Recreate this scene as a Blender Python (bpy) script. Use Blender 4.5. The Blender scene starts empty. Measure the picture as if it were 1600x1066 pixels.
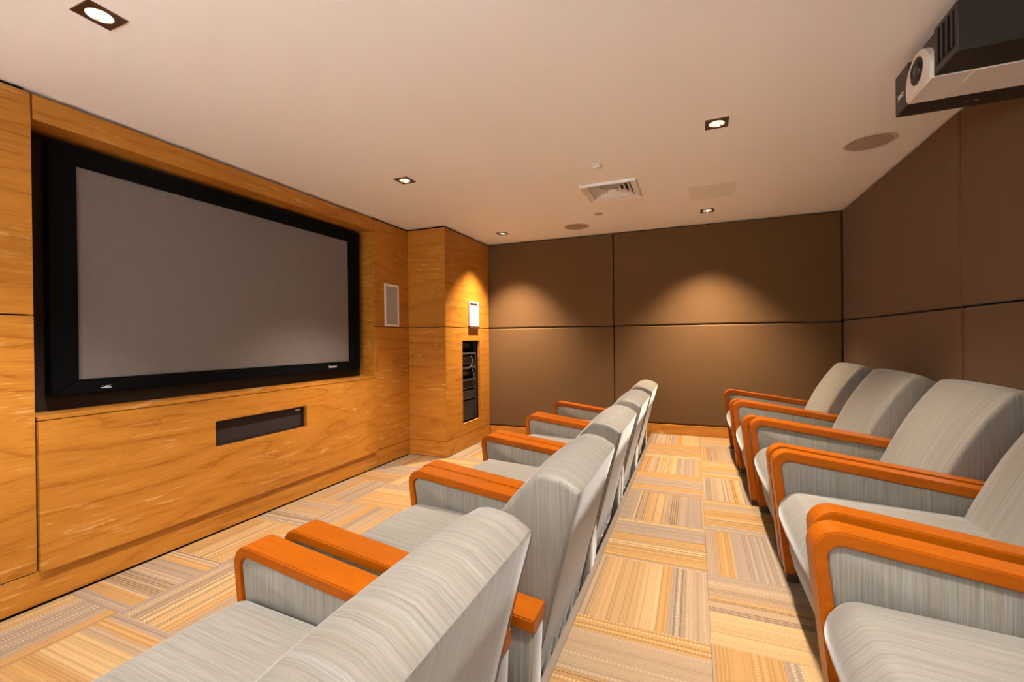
import bpy, bmesh, math, random
from mathutils import Vector, Matrix
random.seed(7)
PI = math.pi
scene = bpy.context.scene
COL = scene.collection

# ------------------------------------------------------------------ camera
CZ = 1.2525
cam_data = bpy.data.cameras.new('camera')
cam = bpy.data.objects.new('camera', cam_data)
COL.objects.link(cam)
cam_data.sensor_width = 36.0
cam_data.lens = 691.0 / 1600.0 * 36.0
cam_data.clip_start = 0.02
R = ((0.92435699, -0.00728277, -0.38145918),
     (0.38140376, -0.00794591, 0.92437440),
     (-0.00976305, -0.99994191, -0.00456718))
cam.matrix_world = Matrix(((R[0][0], -R[0][1], -R[0][2], 0.0),
                           (R[1][0], -R[1][1], -R[1][2], 0.0),
                           (R[2][0], -R[2][1], -R[2][2], CZ),
                           (0, 0, 0, 1)))
scene.camera = cam

# ------------------------------------------------------------------ light / exposure
world = bpy.data.worlds.new('world')
scene.world = world
world.use_nodes = True
world.node_tree.nodes['Background'].inputs[0].default_value = (0.0, 0.0, 0.0, 1)
world.node_tree.nodes['Background'].inputs[1].default_value = 0.0
scene.view_settings.view_transform = 'Standard'
scene.view_settings.look = 'None'
scene.view_settings.gamma = 1.0
scene.view_settings.use_curve_mapping = False
scene.view_settings.exposure = 2.68
LAMP_FILL, LAMP_NEAR, LAMP_MID, LAMP_FAR = (0.93, 0.97, 1.0), (1.0, 0.96, 0.91), (1.0, 0.88, 0.75), (1.0, 0.80, 0.58)   # tints set cool near the camera to warm at the back; fill lamps coolest
LAMP_W = 66.0

# ------------------------------------------------------------------ key dimensions (metres)
LX, BY, RX, NY, CE = -2.90, 5.15, 1.315, -0.85, 2.46
P = 0.19            # height of the platform that carries the rear row
PX = -0.447         # platform edge
CX, CY0 = -2.43, 4.05   # wooden corner column: front face, near side

# ------------------------------------------------------------------ node helpers
def new_mat(name):
    m = bpy.data.materials.new(name)
    m.use_nodes = True
    nt = m.node_tree
    return m, nt, nt.nodes['Principled BSDF']

class N:
    def __init__(s, nt): s.nt = nt
    def node(s, t, **kw):
        n = s.nt.nodes.new(t)
        for k, v in kw.items(): setattr(n, k, v)
        return n
    def link(s, a, b): s.nt.links.new(a, b)
    def setin(s, sock, v):
        if isinstance(v, bpy.types.NodeSocket): s.link(v, sock)
        else: sock.default_value = v
    def math(s, op, a, b=0.0, c=None):
        n = s.node('ShaderNodeMath', operation=op)
        s.setin(n.inputs[0], a); s.setin(n.inputs[1], b)
        if c is not None: s.setin(n.inputs[2], c)
        return n.outputs[0]
    def comb(s, x, y, z):
        n = s.node('ShaderNodeCombineXYZ')
        s.setin(n.inputs[0], x); s.setin(n.inputs[1], y); s.setin(n.inputs[2], z)
        return n.outputs[0]
    def sep(s, v):
        n = s.node('ShaderNodeSeparateXYZ'); s.link(v, n.inputs[0]); return n.outputs
    def noise(s, vec, scale=1.0, detail=2.0, rough=0.5, dist=0.0):
        n = s.node('ShaderNodeTexNoise')
        s.link(vec, n.inputs['Vector'])
        n.inputs['Scale'].default_value = scale; n.inputs['Detail'].default_value = detail
        n.inputs['Roughness'].default_value = rough; n.inputs['Distortion'].default_value = dist
        return n.outputs['Fac']
    def white(s, vec):
        n = s.node('ShaderNodeTexWhiteNoise', noise_dimensions='3D'); s.link(vec, n.inputs['Vector']); return n.outputs['Value']
    def ramp(s, fac, stops, interp='LINEAR'):
        n = s.node('ShaderNodeValToRGB'); s.link(fac, n.inputs[0])
        cr = n.color_ramp; cr.interpolation = interp
        while len(cr.elements) < len(stops): cr.elements.new(0.5)
        for e, (p, c) in zip(cr.elements, stops):
            e.position = p; e.color = (c[0], c[1], c[2], 1)
        return n.outputs[0]
    def mix(s, fac, a, b, blend='MIX'):
        n = s.node('ShaderNodeMix', data_type='RGBA', blend_type=blend)
        s.setin(n.inputs[0], fac)
        for k, v in ((6, a), (7, b)):
            if isinstance(v, bpy.types.NodeSocket): s.link(v, n.inputs[k])
            else: n.inputs[k].default_value = (v[0], v[1], v[2], 1)
        return n.outputs[2]
    def bump(s, h, strength=0.2, dist=0.002):
        n = s.node('ShaderNodeBump'); s.link(h, n.inputs['Height'])
        n.inputs['Strength'].default_value = strength; n.inputs['Distance'].default_value = dist
        return n.outputs[0]

def plain(name, color, rough=0.5, metal=0.0, spec=0.5, coat=0.0):
    m, nt, b = new_mat(name)
    n = N(nt)
    tc = n.node('ShaderNodeTexCoord').outputs['Object']
    v = n.noise(tc, 30.0, 3.0)
    c = n.mix(v, [x * 0.93 for x in color], [min(1, x * 1.07) for x in color])
    n.link(c, b.inputs['Base Color'])
    b.inputs['Roughness'].default_value = rough
    b.inputs['Metallic'].default_value = metal
    b.inputs['Specular IOR Level'].default_value = spec
    b.inputs['Coat Weight'].default_value = coat
    return m

def mat_veneer():
    m, nt, b = new_mat('oak_veneer'); n = N(nt)
    tc = n.node('ShaderNodeTexCoord').outputs['Object']
    rnd = n.node('ShaderNodeObjectInfo').outputs['Random']
    x, y, z = n.sep(tc)
    h = n.math('ADD', n.math('ADD', x, y), n.math('MULTIPLY', rnd, 37.0))
    zz = n.math('ADD', z, n.math('MULTIPLY', rnd, 11.0))
    # broad cathedral figure: rings of a slowly warped field
    fld = n.noise(n.comb(n.math('MULTIPLY', h, 0.42), n.math('MULTIPLY', zz, 2.4), 0.0), 1.0, 2.5, 0.5, 0.35)
    rings = n.math('FRACT', n.math('ADD', n.math('MULTIPLY', fld, 9.0), n.math('MULTIPLY', zz, 6.0)))
    wob = n.noise(n.comb(n.math('MULTIPLY', h, 6.0), n.math('MULTIPLY', zz, 70.0), 1.0), 1.0, 4.0, 0.65)
    base = n.ramp(n.math('ADD', rings, n.math('MULTIPLY', n.math('SUBTRACT', wob, 0.5), 0.9)),
                  [(0.0, (0.385, 0.140, 0.014)), (0.14, (0.50, 0.205, 0.026)), (0.55, (0.56, 0.240, 0.034)), (1.0, (0.49, 0.20, 0.025))])
    fine = n.noise(n.comb(n.math('MULTIPLY', h, 5.0), n.math('MULTIPLY', zz, 190.0), 3.0), 1.0, 4.0, 0.65)
    c = n.mix(n.ramp(fine, [(0.30, (1, 1, 1)), (0.50, (0, 0, 0))]), base, (0.36, 0.13, 0.014))
    nn = n.node('ShaderNodeMix', data_type='RGBA')
    # pale limed flecks along the figure
    fl = n.noise(n.comb(n.math('MULTIPLY', h, 5.0), n.math('MULTIPLY', zz, 34.0), 7.0), 1.0, 4.0, 0.6, 0.3)
    fl2 = n.noise(n.comb(n.math('MULTIPLY', h, 1.3), n.math('MULTIPLY', zz, 3.5), 9.0), 1.0, 2.0)
    fk = n.math('MULTIPLY', n.ramp(fl, [(0.56, (0, 0, 0)), (0.66, (1, 1, 1))]), n.ramp(fl2, [(0.45, (0, 0, 0)), (0.62, (1, 1, 1))]))
    c = n.mix(n.math('MULTIPLY', fk, 0.55), c, (0.78, 0.50, 0.24))
    big = n.noise(n.comb(n.math('MULTIPLY', h, 0.8), n.math('MULTIPLY', zz, 1.2), 5.0), 1.0, 2.0)
    c = n.mix(1.0, c, n.ramp(big, [(0.3, (0.80, 0.75, 0.64)), (0.7, (0.98, 0.93, 0.83))]), 'MULTIPLY')
    n.link(c, b.inputs['Base Color'])
    b.inputs['Roughness'].default_value = 0.42
    b.inputs['Specular IOR Level'].default_value = 0.35
    n.link(n.bump(fine, 0.12, 0.001), b.inputs['Normal'])
    return m

def mat_fabric(name='striped_fabric'):
    m, nt, b = new_mat(name); n = N(nt)
    t = n.node('ShaderNodeTexCoord')
    x, y, z = n.sep(t.outputs['Object'])
    nx, ny, nz = n.sep(t.outputs['Normal'])
    side = n.math('GREATER_THAN', n.math('ABSOLUTE', ny), 0.72)
    s = n.math('ADD', n.math('MULTIPLY', side, x), n.math('MULTIPLY', n.math('SUBTRACT', 1.0, side), y))
    t2 = n.math('ADD', z, n.math('MULTIPLY', n.math('SUBTRACT', 1.0, side), x))
    a = n.noise(n.comb(n.math('MULTIPLY', s, 170.0), n.math('MULTIPLY', t2, 1.6), 0.0), 1.0, 3.0, 0.65)
    c2 = n.noise(n.comb(n.math('MULTIPLY', s, 420.0), n.math('MULTIPLY', t2, 6.0), 4.0), 1.0, 2.0, 0.6)
    w = n.noise(n.comb(n.math('MULTIPLY', s, 38.0), n.math('MULTIPLY', t2, 0.8), 8.0), 1.0, 2.0)
    base = n.ramp(a, [(0.30, (0.170, 0.162, 0.142)), (0.43, (0.228, 0.223, 0.206)), (0.55, (0.268, 0.266, 0.256)), (0.72, (0.312, 0.312, 0.307))])
    base = n.mix(n.ramp(w, [(0.4, (0, 0, 0)), (0.65, (0.6, 0.6, 0.6))]), base, (0.265, 0.248, 0.205))
    base = n.mix(1.0, base, n.ramp(c2, [(0.3, (0.78, 0.78, 0.78)), (0.7, (1.10, 1.10, 1.10))]), 'MULTIPLY')
    base = n.mix(1.0, base, (0.82, 0.755, 0.675), 'MULTIPLY')
    n.link(base, b.inputs['Base Color'])
    b.inputs['Roughness'].default_value = 0.62
    b.inputs['Specular IOR Level'].default_value = 0.3
    b.inputs['Sheen Weight'].default_value = 0.35
    b.inputs['Sheen Roughness'].default_value = 0.35
    n.link(n.bump(c2, 0.10, 0.001), b.inputs['Normal'])
    return m

def mat_carpet():
    m, nt, b = new_mat('carpet_tile_pile'); n = N(nt)
    tc = n.node('ShaderNodeTexCoord').outputs['Object']
    rnd = n.node('ShaderNodeObjectInfo').outputs['Random']
    x, y, z = n.sep(tc)
    r = n.math('MULTIPLY', rnd, 91.0)
    warp = n.math('MULTIPLY', n.math('SUBTRACT', n.noise(n.comb(n.math('MULTIPLY', x, 60.0), n.math('MULTIPLY', y, 60.0), r), 1.0, 2.0), 0.5), 0.006)
    yy = n.math('ADD', y, warp)
    # bands of unequal width across the tile
    yb = n.math('ADD', yy, n.math('MULTIPLY', n.noise(n.comb(0.0, n.math('MULTIPLY', yy, 7.0), r), 1.0, 0.0), 0.22))
    band = n.math('FLOOR', n.math('MULTIPLY', yb, 11.0))
    hb = n.white(n.comb(band, r, 1.0))
    col = n.ramp(hb, [(0.0, (0.43, 0.232, 0.083)), (0.30, (0.36, 0.248, 0.155)), (0.50, (0.42, 0.250, 0.108)),
                      (0.66, (0.315, 0.232, 0.170)), (0.88, (0.46, 0.295, 0.135))], 'CONSTANT')
    # single yarn lines, many of them dashed
    ly = n.math('MULTIPLY', yy, 84.0)
    line = n.math('FLOOR', ly)
    hl = n.white(n.comb(line, r, 2.0))
    odd = n.math('GREATER_THAN', n.math('FRACT', ly), 0.42)
    dash = n.math('GREATER_THAN', n.math('FRACT', n.math('ADD', n.math('MULTIPLY', x, 75.0), n.math('MULTIPLY', line, 0.5))), n.math('MULTIPLY', hl, 0.6))
    lc = n.ramp(hl, [(0.0, (0.175, 0.110, 0.060)), (0.30, (0.27, 0.175, 0.098)), (0.55, (0.40, 0.255, 0.125)), (0.78, (0.63, 0.445, 0.24))], 'CONSTANT')
    strength = n.ramp(n.white(n.comb(band, r, 5.0)), [(0.0, (0.38, 0.38, 0.38)), (0.4, (0.62, 0.62, 0.62)), (0.75, (0.88, 0.88, 0.88))], 'CONSTANT')
    c = n.mix(n.math('MULTIPLY', n.math('MULTIPLY', odd, dash), strength), col, lc)
    pile = n.noise(tc, 420.0, 2.0, 0.7)
    c = n.mix(1.0, c, n.ramp(pile, [(0.25, (0.62, 0.60, 0.57)), (0.7, (1.04, 1.03, 1.02))]), 'MULTIPLY')
    n.link(c, b.inputs['Base Color'])
    b.inputs['Roughness'].default_value = 1.0
    b.inputs['Specular IOR Level'].default_value = 0.05
    hgt = n.math('ADD', pile, n.math('MULTIPLY', hl, 0.6))
    n.link(n.bump(hgt, 0.5, 0.004), b.inputs['Normal'])
    return m

def mat_wallcloth():
    m, nt, b = new_mat('taupe_wall_cloth'); n = N(nt)
    tc = n.node('ShaderNodeTexCoord').outputs['Object']
    a = n.noise(tc, 260.0, 2.0, 0.7)
    l = n.noise(tc, 1.7, 3.0, 0.6)
    c = n.mix(l, (0.118, 0.059, 0.019), (0.136, 0.070, 0.025))
    c = n.mix(1.0, c, n.ramp(a, [(0.3, (0.85, 0.85, 0.85)), (0.7, (1.12, 1.12, 1.12))]), 'MULTIPLY')
    n.link(c, b.inputs['Base Color'])
    b.inputs['Roughness'].default_value = 0.85
    b.inputs['Specular IOR Level'].default_value = 0.25
    b.inputs['Sheen Weight'].default_value = 0.08
    n.link(n.bump(a, 0.25, 0.001), b.inputs['Normal'])
    return m

def mat_lacquer():
    m, nt, b = new_mat('orange_lacquered_wood'); n = N(nt)
    tc = n.node('ShaderNodeTexCoord').outputs['Object']
    x, y, z = n.sep(tc)
    g = n.noise(n.comb(n.math('MULTIPLY', x, 3.0), n.math('MULTIPLY', y, 60.0), n.math('MULTIPLY', z, 30.0)), 1.0, 3.0, 0.6)
    c = n.ramp(g, [(0.3, (0.29, 0.061, 0.0008)), (0.7, (0.345, 0.079, 0.0015))])
    n.link(c, b.inputs['Base Color'])
    b.inputs['Roughness'].default_value = 0.34
    b.inputs['Coat Weight'].default_value = 0.03
    b.inputs['Specular IOR Level'].default_value = 0.16
    b.inputs['Coat Roughness'].default_value = 0.25
    return m

def mat_ceiling():
    m, nt, b = new_mat('ceiling_paint'); n = N(nt)
    tc = n.node('ShaderNodeTexCoord').outputs['Object']
    a = n.noise(tc, 0.9, 2.0)
    c = n.mix(a, (0.89, 0.88, 0.86), (0.91, 0.90, 0.88))
    n.link(c, b.inputs['Base Color'])
    b.inputs['Roughness'].default_value = 0.9
    b.inputs['Specular IOR Level'].default_value = 0.1
    n.link(n.bump(n.noise(tc, 140.0, 2.0), 0.04, 0.001), b.inputs['Normal'])
    return m

def mat_emit(name, color, strength):
    m, nt, b = new_mat(name)
    b.inputs['Base Color'].default_value = (*color, 1)
    b.inputs['Emission Color'].default_value = (*color, 1)
    b.inputs['Emission Strength'].default_value = strength
    return m

M = dict(
    veneer=mat_veneer(), fabric=mat_fabric(), carpet=mat_carpet(), cloth=mat_wallcloth(), lacquer=mat_lacquer(), ceiling=mat_ceiling(),
    void=plain('shadow_gap_black', (0.006, 0.005, 0.004), 0.9, spec=0.1),
    velvet=plain('black_velvet_frame', (0.004, 0.004, 0.0045), 0.95, spec=0.05),
    recess=plain('recess_dark_cloth', (0.038, 0.026, 0.018), 0.95, spec=0.05),
    screen=plain('grey_projection_cloth', (0.175, 0.150, 0.135), 0.8, spec=0.15),
    grille=plain('dark_speaker_cloth', (0.030, 0.021, 0.020), 0.8, spec=0.2),
    blackplastic=plain('black_plastic', (0.012, 0.011, 0.011), 0.45),
    rackmetal=plain('rack_black_metal', (0.022, 0.020, 0.018), 0.4),
    rackgrey=plain('rack_grey_metal', (0.050, 0.046, 0.042), 0.4),
    steel=plain('bright_steel', (0.55, 0.53, 0.50), 0.3, metal=0.9),
    white=plain('white_enamel', (0.78, 0.75, 0.71), 0.45),
    silvergrille=plain('silver_grey_grille', (0.36, 0.34, 0.30), 0.6),
    beigegrille=plain('beige_speaker_grille', (0.42, 0.345, 0.27), 0.7),
    hatch=plain('hatch_paint', (0.80, 0.775, 0.74), 0.85, spec=0.1),
    rimbeige=plain('beige_speaker_rim', (0.58, 0.50, 0.42), 0.7),
    bronze=plain('bronze_trim', (0.075, 0.030, 0.014), 0.45),
    reflector=plain('silver_reflector', (0.80, 0.76, 0.70), 0.22, metal=0.85),
    paper=plain('white_paper', (0.80, 0.77, 0.72), 0.6),
    ink=plain('faint_grey_print', (0.62, 0.60, 0.56), 0.7),
    foot=plain('dark_brown_foot', (0.045, 0.020, 0.010), 0.5),
    piping=plain('grey_piping', (0.15, 0.14, 0.125), 0.7),
    nosing=plain('grey_brown_nosing', (0.19, 0.135, 0.10), 0.55),
    darkbody=plain('projector_charcoal', (0.016, 0.014, 0.0135), 0.4),
    pod=plain('projector_white', (0.74, 0.70, 0.66), 0.35),
    glass=plain('lens_glass', (0.015, 0.014, 0.018), 0.06, spec=0.8),
    lamp=mat_emit('lamp_glow', (1.0, 0.86, 0.66), 14.0),
    cable=plain('black_cable', (0.010, 0.010, 0.010), 0.5),
    letter=plain('silver_lettering', (0.75, 0.75, 0.78), 0.4),
)

# ------------------------------------------------------------------ object helpers
def link_mesh(name, bm, mat, parent=None, smooth=False):
    bmesh.ops.recalc_face_normals(bm, faces=bm.faces[:])
    me = bpy.data.meshes.new(name)
    bm.to_mesh(me); bm.free()
    me.materials.append(M[mat])
    if smooth:
        for p in me.polygons: p.use_smooth = True
    o = bpy.data.objects.new(name, me)
    COL.objects.link(o)
    if parent is not None: o.parent = parent
    return o

def smooth_by_angle(o, ang=35):
    me = o.data
    bm = bmesh.new(); bm.from_mesh(me)
    for f in bm.faces: f.smooth = True
    for e in bm.edges:
        e.smooth = len(e.link_faces) == 2 and e.calc_face_angle(0) < math.radians(ang)
    bm.to_mesh(me); bm.free()
    return o

def flat_main_faces(o):
    for p in o.data.polygons:
        if max(abs(c) for c in p.normal) > 0.9995: p.use_smooth = False
    return o

def tag(o, label=None, cat=None, group=None, kind=None):
    if label: o['label'] = label
    if cat: o['category'] = cat
    if group: o['group'] = group
    if kind: o['kind'] = kind
    return o

def empty(name, loc=(0, 0, 0), rz=0.0):
    e = bpy.data.objects.new(name, None)
    COL.objects.link(e)
    e.location = loc; e.rotation_euler = (0, 0, rz)
    e.empty_display_size = 0.1
    return e

def add_box(bm, x0, x1, y0, y1, z0, z1, bev=0.0, seg=2):
    r = bmesh.ops.create_cube(bm, size=1.0)
    vs = r['verts']
    for v in vs:
        v.co = Vector((x0 + (v.co.x + .5) * (x1 - x0), y0 + (v.co.y + .5) * (y1 - y0), z0 + (v.co.z + .5) * (z1 - z0)))
    if bev > 0:
        es = list({e for v in vs for e in v.link_edges})
        bmesh.ops.bevel(bm, geom=es, offset=bev, segments=seg, affect='EDGES', profile=0.5)
    return bm

def box(name, x0, x1, y0, y1, z0, z1, mat, parent=None, bev=0.0, seg=2, smooth=False):
    bm = bmesh.new()
    add_box(bm, x0, x1, y0, y1, z0, z1, bev, seg)
    o = link_mesh(name, bm, mat, parent)
    if bev > 0 or smooth: flat_main_faces(smooth_by_angle(o, 50))
    return o

def add_prism(bm, pts, axis, a0, a1):
    """extrude a 2-D polygon; axis 'y': pts are (x,z); 'x': pts are (y,z); 'z': pts are (x,y)"""
    def mk(p, a):
        if axis == 'y': return (p[0], a, p[1])
        if axis == 'x': return (a, p[0], p[1])
        return (p[0], p[1], a)
    A = [bm.verts.new(mk(p, a0)) for p in pts]
    B = [bm.verts.new(mk(p, a1)) for p in pts]
    n = len(pts)
    caps = [bm.faces.new(A), bm.faces.new(B[::-1])]
    for i in range(n):
        bm.faces.new((A[i], A[(i + 1) % n], B[(i + 1) % n], B[i]))
    return caps

def add_lathe(bm, prof, cx, cy, seg=32, close=False):
    rings = []
    for r, z in prof:
        rings.append([bm.verts.new((cx + r * math.cos(2 * PI * k / seg), cy + r * math.sin(2 * PI * k / seg), z)) for k in range(seg)])
    for a, b in zip(rings, rings[1:]):
        for k in range(seg):
            bm.faces.new((a[k], a[(k + 1) % seg], b[(k + 1) % seg], b[k]))
    if close:
        bm.faces.new(rings[0]); bm.faces.new(rings[-1][::-1])

def add_tube(bm, pts, r, seg=6, closed=False):
    pts = [Vector(p) for p in pts]
    n = len(pts)
    rings = []
    for i, p in enumerate(pts):
        if closed: d = pts[(i + 1) % n] - pts[i - 1]
        else: d = pts[min(i + 1, n - 1)] - pts[max(i - 1, 0)]
        d.normalize()
        u = d.orthogonal() if abs(d.z) > 0.95 else d.cross(Vector((0, 0, 1)))
        u.normalize(); w = d.cross(u)
        rings.append([bm.verts.new(p + r * (math.cos(2 * PI * k / seg) * u + math.sin(2 * PI * k / seg) * w)) for k in range(seg)])
    rng = range(n if closed else n - 1)
    for i in rng:
        a, b = rings[i], rings[(i + 1) % n]
        for k in range(seg):
            bm.faces.new((a[k], a[(k + 1) % seg], b[(k + 1) % seg], b[k]))
    if not closed:
        bm.faces.new(rings[0][::-1]); bm.faces.new(rings[-1])

def text_mesh(name, body, size, mat, parent, matrix, extrude=0.0006):
    cu = bpy.data.curves.new(name + '_font', 'FONT')
    cu.body = body; cu.size = size; cu.extrude = extrude
    cu.align_x = 'CENTER'; cu.align_y = 'CENTER'
    t = bpy.data.objects.new(name + '_tmp', cu)
    COL.objects.link(t)
    dg = bpy.context.evaluated_depsgraph_get()
    me = bpy.data.meshes.new_from_object(t.evaluated_get(dg))
    bpy.data.objects.remove(t); bpy.data.curves.remove(cu)
    me.name = name
    me.transform(matrix)
    me.materials.clear(); me.materials.append(M[mat])
    o = bpy.data.objects.new(name, me)
    COL.objects.link(o); o.parent = parent
    return o

def struct(o): return tag(o, kind='structure')

# ================================================================== STRUCTURE
# ---- lower floor
floor_l = struct(box('floor_lower', -3.12, PX, NY, BY, -0.12, -0.006, 'void'))
floor_u = struct(box('floor_upper', PX + 0.002, RX + 0.03, NY, BY, -0.12, P - 0.006, 'void'))
T = 0.495
tile_mesh = {}
def tile(parent, x0, x1, y0, y1, ztop, rot):
    w, d = (x1 - x0), (y1 - y0)
    if rot: w, d = d, w
    key = (round(w, 3), round(d, 3))
    if key not in tile_mesh:
        bm = bmesh.new()
        g = 0.0003
        add_box(bm, -w / 2 + g, w / 2 - g, -d / 2 + g, d / 2 - g, -0.006, 0.0, 0.0005, 1)
        bmesh.ops.recalc_face_normals(bm, faces=bm.faces[:])
        me = bpy.data.meshes.new('carpet_tile'); bm.to_mesh(me); bm.free()
        me.materials.append(M['carpet']); tile_mesh[key] = me
    o = bpy.data.objects.new('carpet_tile', tile_mesh[key])
    COL.objects.link(o); o.parent = parent
    o.location = ((x0 + x1) / 2, (y0 + y1) / 2, ztop)
    o.rotation_euler = (0, 0, PI / 2 if rot else 0)
def lay(parent, xa, xb, ya, yb, sx, sy, ztop, par):
    ix0 = math.floor((xa - sx) / T); ix1 = math.ceil((xb - sx) / T)
    iy0 = math.floor((ya - sy) / T); iy1 = math.ceil((yb - sy) / T)
    for i in range(ix0, ix1):
        for j in range(iy0, iy1):
            x0, x1 = max(xa, sx + i * T), min(xb, sx + (i + 1) * T)
            y0, y1 = max(ya, sy + j * T), min(yb, sy + (j + 1) * T)
            if x1 - x0 < 0.02 or y1 - y0 < 0.02: continue
            tile(parent, x0, x1, y0, y1, ztop, (i + j + par) % 2 == 0)
lay(floor_l, -2.895, PX - 0.002, NY + 0.01, BY - 0.01, -2.48, 1.19, 0.0, 0)
lay(floor_u, PX + 0.022, RX, NY + 0.01, BY - 0.01, 0.045, 1.668, P, 1)
# nosing of the platform
bm = bmesh.new()
add_prism(bm, [(PX - 0.004, 0.0), (PX - 0.004, P + 0.002), (PX, P + 0.004), (PX + 0.018, P + 0.004), (PX + 0.022, P), (PX + 0.022, P - 0.004), (PX + 0.001, P - 0.004), (PX + 0.001, 0.0)], 'y', NY + 0.01, BY - 0.012)
struct(link_mesh('trim_1', bm, 'nosing'))

# ---- ceiling with openings for the lamps and the air vent
LIGHTS = [(-2.015, 0.935), (-2.015, 2.79), (-2.02, 4.64), (0.125, 2.76), (0.12, 4.62), (0.125, 0.935), (-2.015, -0.50), (-0.945, -0.50), (0.125, -0.50)]  # last three are unseen lamps added behind the camera for neutral fill
VENT = (-0.618, 3.665, 0.218)
holes = [(x - 0.052, x + 0.052, y - 0.052, y + 0.052) for x, y in LIGHTS] + [(VENT[0] - .17, VENT[0] + .17, VENT[1] - .17, VENT[1] + .17)]
xs = sorted({-3.12, RX + 0.03} | {h[0] for h in holes} | {h[1] for h in holes})
ys = sorted({NY - 0.02, BY + 0.05} | {h[2] for h in holes} | {h[3] for h in holes})
bm = bmesh.new()
for x0, x1 in zip(xs, xs[1:]):
    for y0, y1 in zip(ys, ys[1:]):
        mx, my = (x0 + x1) / 2, (y0 + y1) / 2
        if any(h[0] < mx < h[1] and h[2] < my < h[3] for h in holes): continue
        for z in (CE, CE + 0.02):
            bm.faces.new([bm.verts.new(p) for p in ((x0, y0, z), (x1, y0, z), (x1, y1, z), (x0, y1, z))])
bmesh.ops.remove_doubles(bm, verts=bm.verts[:], dist=1e-5)
ceiling = struct(link_mesh('ceiling', bm, 'ceiling'))

# ---- left wall: oak veneer panels around the screen recess
ZS = 1.388          # height of the horizontal joint
RY0, RY1, RZ0, RZ1, RD = 1.079, 3.497, 0.903, 2.322, -3.085
wall_l = struct(box('wall_left', RD - 0.03, RD - 0.012, NY, BY, 0, CE, 'void'))
J = 0.0034          # half width of a joint
def vpanel(parent, x0, x1, y0, y1, z0, z1, name='wood_panel', bev=0.0012):
    return box(name, x0, x1, y0, y1, z0, z1, 'veneer', parent, bev, 1)
top = CE - 0.019
for a, b_ in ((NY, RY0),):
    vpanel(wall_l, LX - 0.02, LX, a + J, b_ - J, ZS + J, top)
    vpanel(wall_l, LX - 0.02, LX, a + J, b_ - J, 0.164 + J, ZS - J)
vpanel(wall_l, LX - 0.02, LX, RY1 + J, CY0, ZS + J, top)
vpanel(wall_l, LX - 0.02, LX, RY1 + J, CY0, 0.164 + J, ZS - J)
vpanel(wall_l, LX - 0.19, LX, RY0 + J, RY1 - J, RZ1, top, 'lintel_panel')
# jambs, ledge and dark back of the recess
vpanel(wall_l, RD, LX - 0.02, RY1, RY1 + 0.02, RZ0 - 0.02, RZ1 + 0.05, 'jamb')
vpanel(wall_l, RD, LX - 0.02, RY0 - 0.02, RY0, RZ0 - 0.02, RZ1 + 0.05, 'jamb')
vpanel(wall_l, RD, LX + 0.008, RY0 + J, RY1 - J, RZ0 - 0.020, RZ0, 'ledge')
box('recess_back', RD - 0.01, RD, RY0 - 0.02, RY1 + 0.02, RZ0 - 0.02, RZ1 + 0.05, 'recess', wall_l)
box('shadow_backing', LX - 0.032, LX - 0.0205, NY, RY0 - 0.021, 0, CE, 'void', wall_l)
box('shadow_backing', LX - 0.032, LX - 0.0205, RY1 + 0.021, CY0 + 0.3, 0, CE, 'void', wall_l)
# bench front with a slot for the centre loudspeaker
SY0, SY1, SZ0, SZ1 = 1.920, 2.651, 0.563, 0.734
bm = bmesh.new()
bx0, bx1, by0, by1, bz0, bz1 = LX - 0.02, LX + 0.016, RY0 + J, RY1 - J, 0.158, RZ0 - 0.024
add_box(bm, bx0, bx1, by0, SY0, bz0, bz1)
add_box(bm, bx0, bx1, SY1, by1, bz0, bz1)
add_box(bm, bx0, bx1, SY0, SY1, bz0, SZ0)
add_box(bm, bx0, bx1, SY0, SY1, SZ1, bz1)
link_mesh('bench_panel', bm, 'veneer', wall_l)
bm = bmesh.new()
add_box(bm, bx0 - 0.09, bx0 - 0.08, SY0 - 0.01, SY1 + 0.01, SZ0 - 0.01, SZ1 + 0.01)
add_box(bm, LX - 0.032, LX - 0.0205, RY0, SY0, 0, RZ0 - 0.03)
add_box(bm, LX - 0.032, LX - 0.0205, SY1, RY1, 0, RZ0 - 0.03)
add_box(bm, LX - 0.032, LX - 0.0205, SY0, SY1, 0, SZ0)
add_box(bm, LX - 0.032, LX - 0.0205, SY0, SY1, SZ1, RZ0 - 0.03)
link_mesh('shadow_backing', bm, 'void', wall_l)
struct(box('baseboard_left', LX - 0.02, LX - 0.001, NY, CY0, 0.008, 0.162, 'veneer', None, 0.001, 1))

# ---- corner column with the equipment opening
OY0, OY1, OZ0, OZ1 = 4.408, 4.858, 0.287, 1.242
wall_c = struct(box('wall_column', LX - 0.03, LX - 0.01, CY0, BY, 0, CE, 'void'))
vpanel(wall_c, LX + 0.002, CX - 0.001, CY0 - 0.001, CY0 + 0.018, ZS + J, top)
vpanel(wall_c, LX + 0.002, CX - 0.001, CY0 - 0.001, CY0 + 0.018, 0.170 + J, ZS - J)
vpanel(wall_c, CX - 0.018, CX, CY0 + 0.0012, BY - 0.03, ZS + J, top)
bm = bmesh.new()
add_box(bm, CX - 0.018, CX, CY0 + 0.0012, OY0, 0.172, ZS - J)
add_box(bm, CX - 0.018, CX, OY1, BY - 0.03, 0.172, ZS - J)
add_box(bm, CX - 0.018, CX, OY0, OY1, 0.172, OZ0)
add_box(bm, CX - 0.018, CX, OY0, OY1, OZ1, ZS - J)
link_mesh('wood_panel', bm, 'veneer', wall_c)
bm = bmesh.new()   # pale edge band of the opening
e = 0.004
add_box(bm, CX - 0.03, CX + 0.0015, OY0, OY0 + e, OZ0, OZ1); add_box(bm, CX - 0.03, CX + 0.0015, OY1 - e, OY1, OZ0, OZ1)
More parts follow.
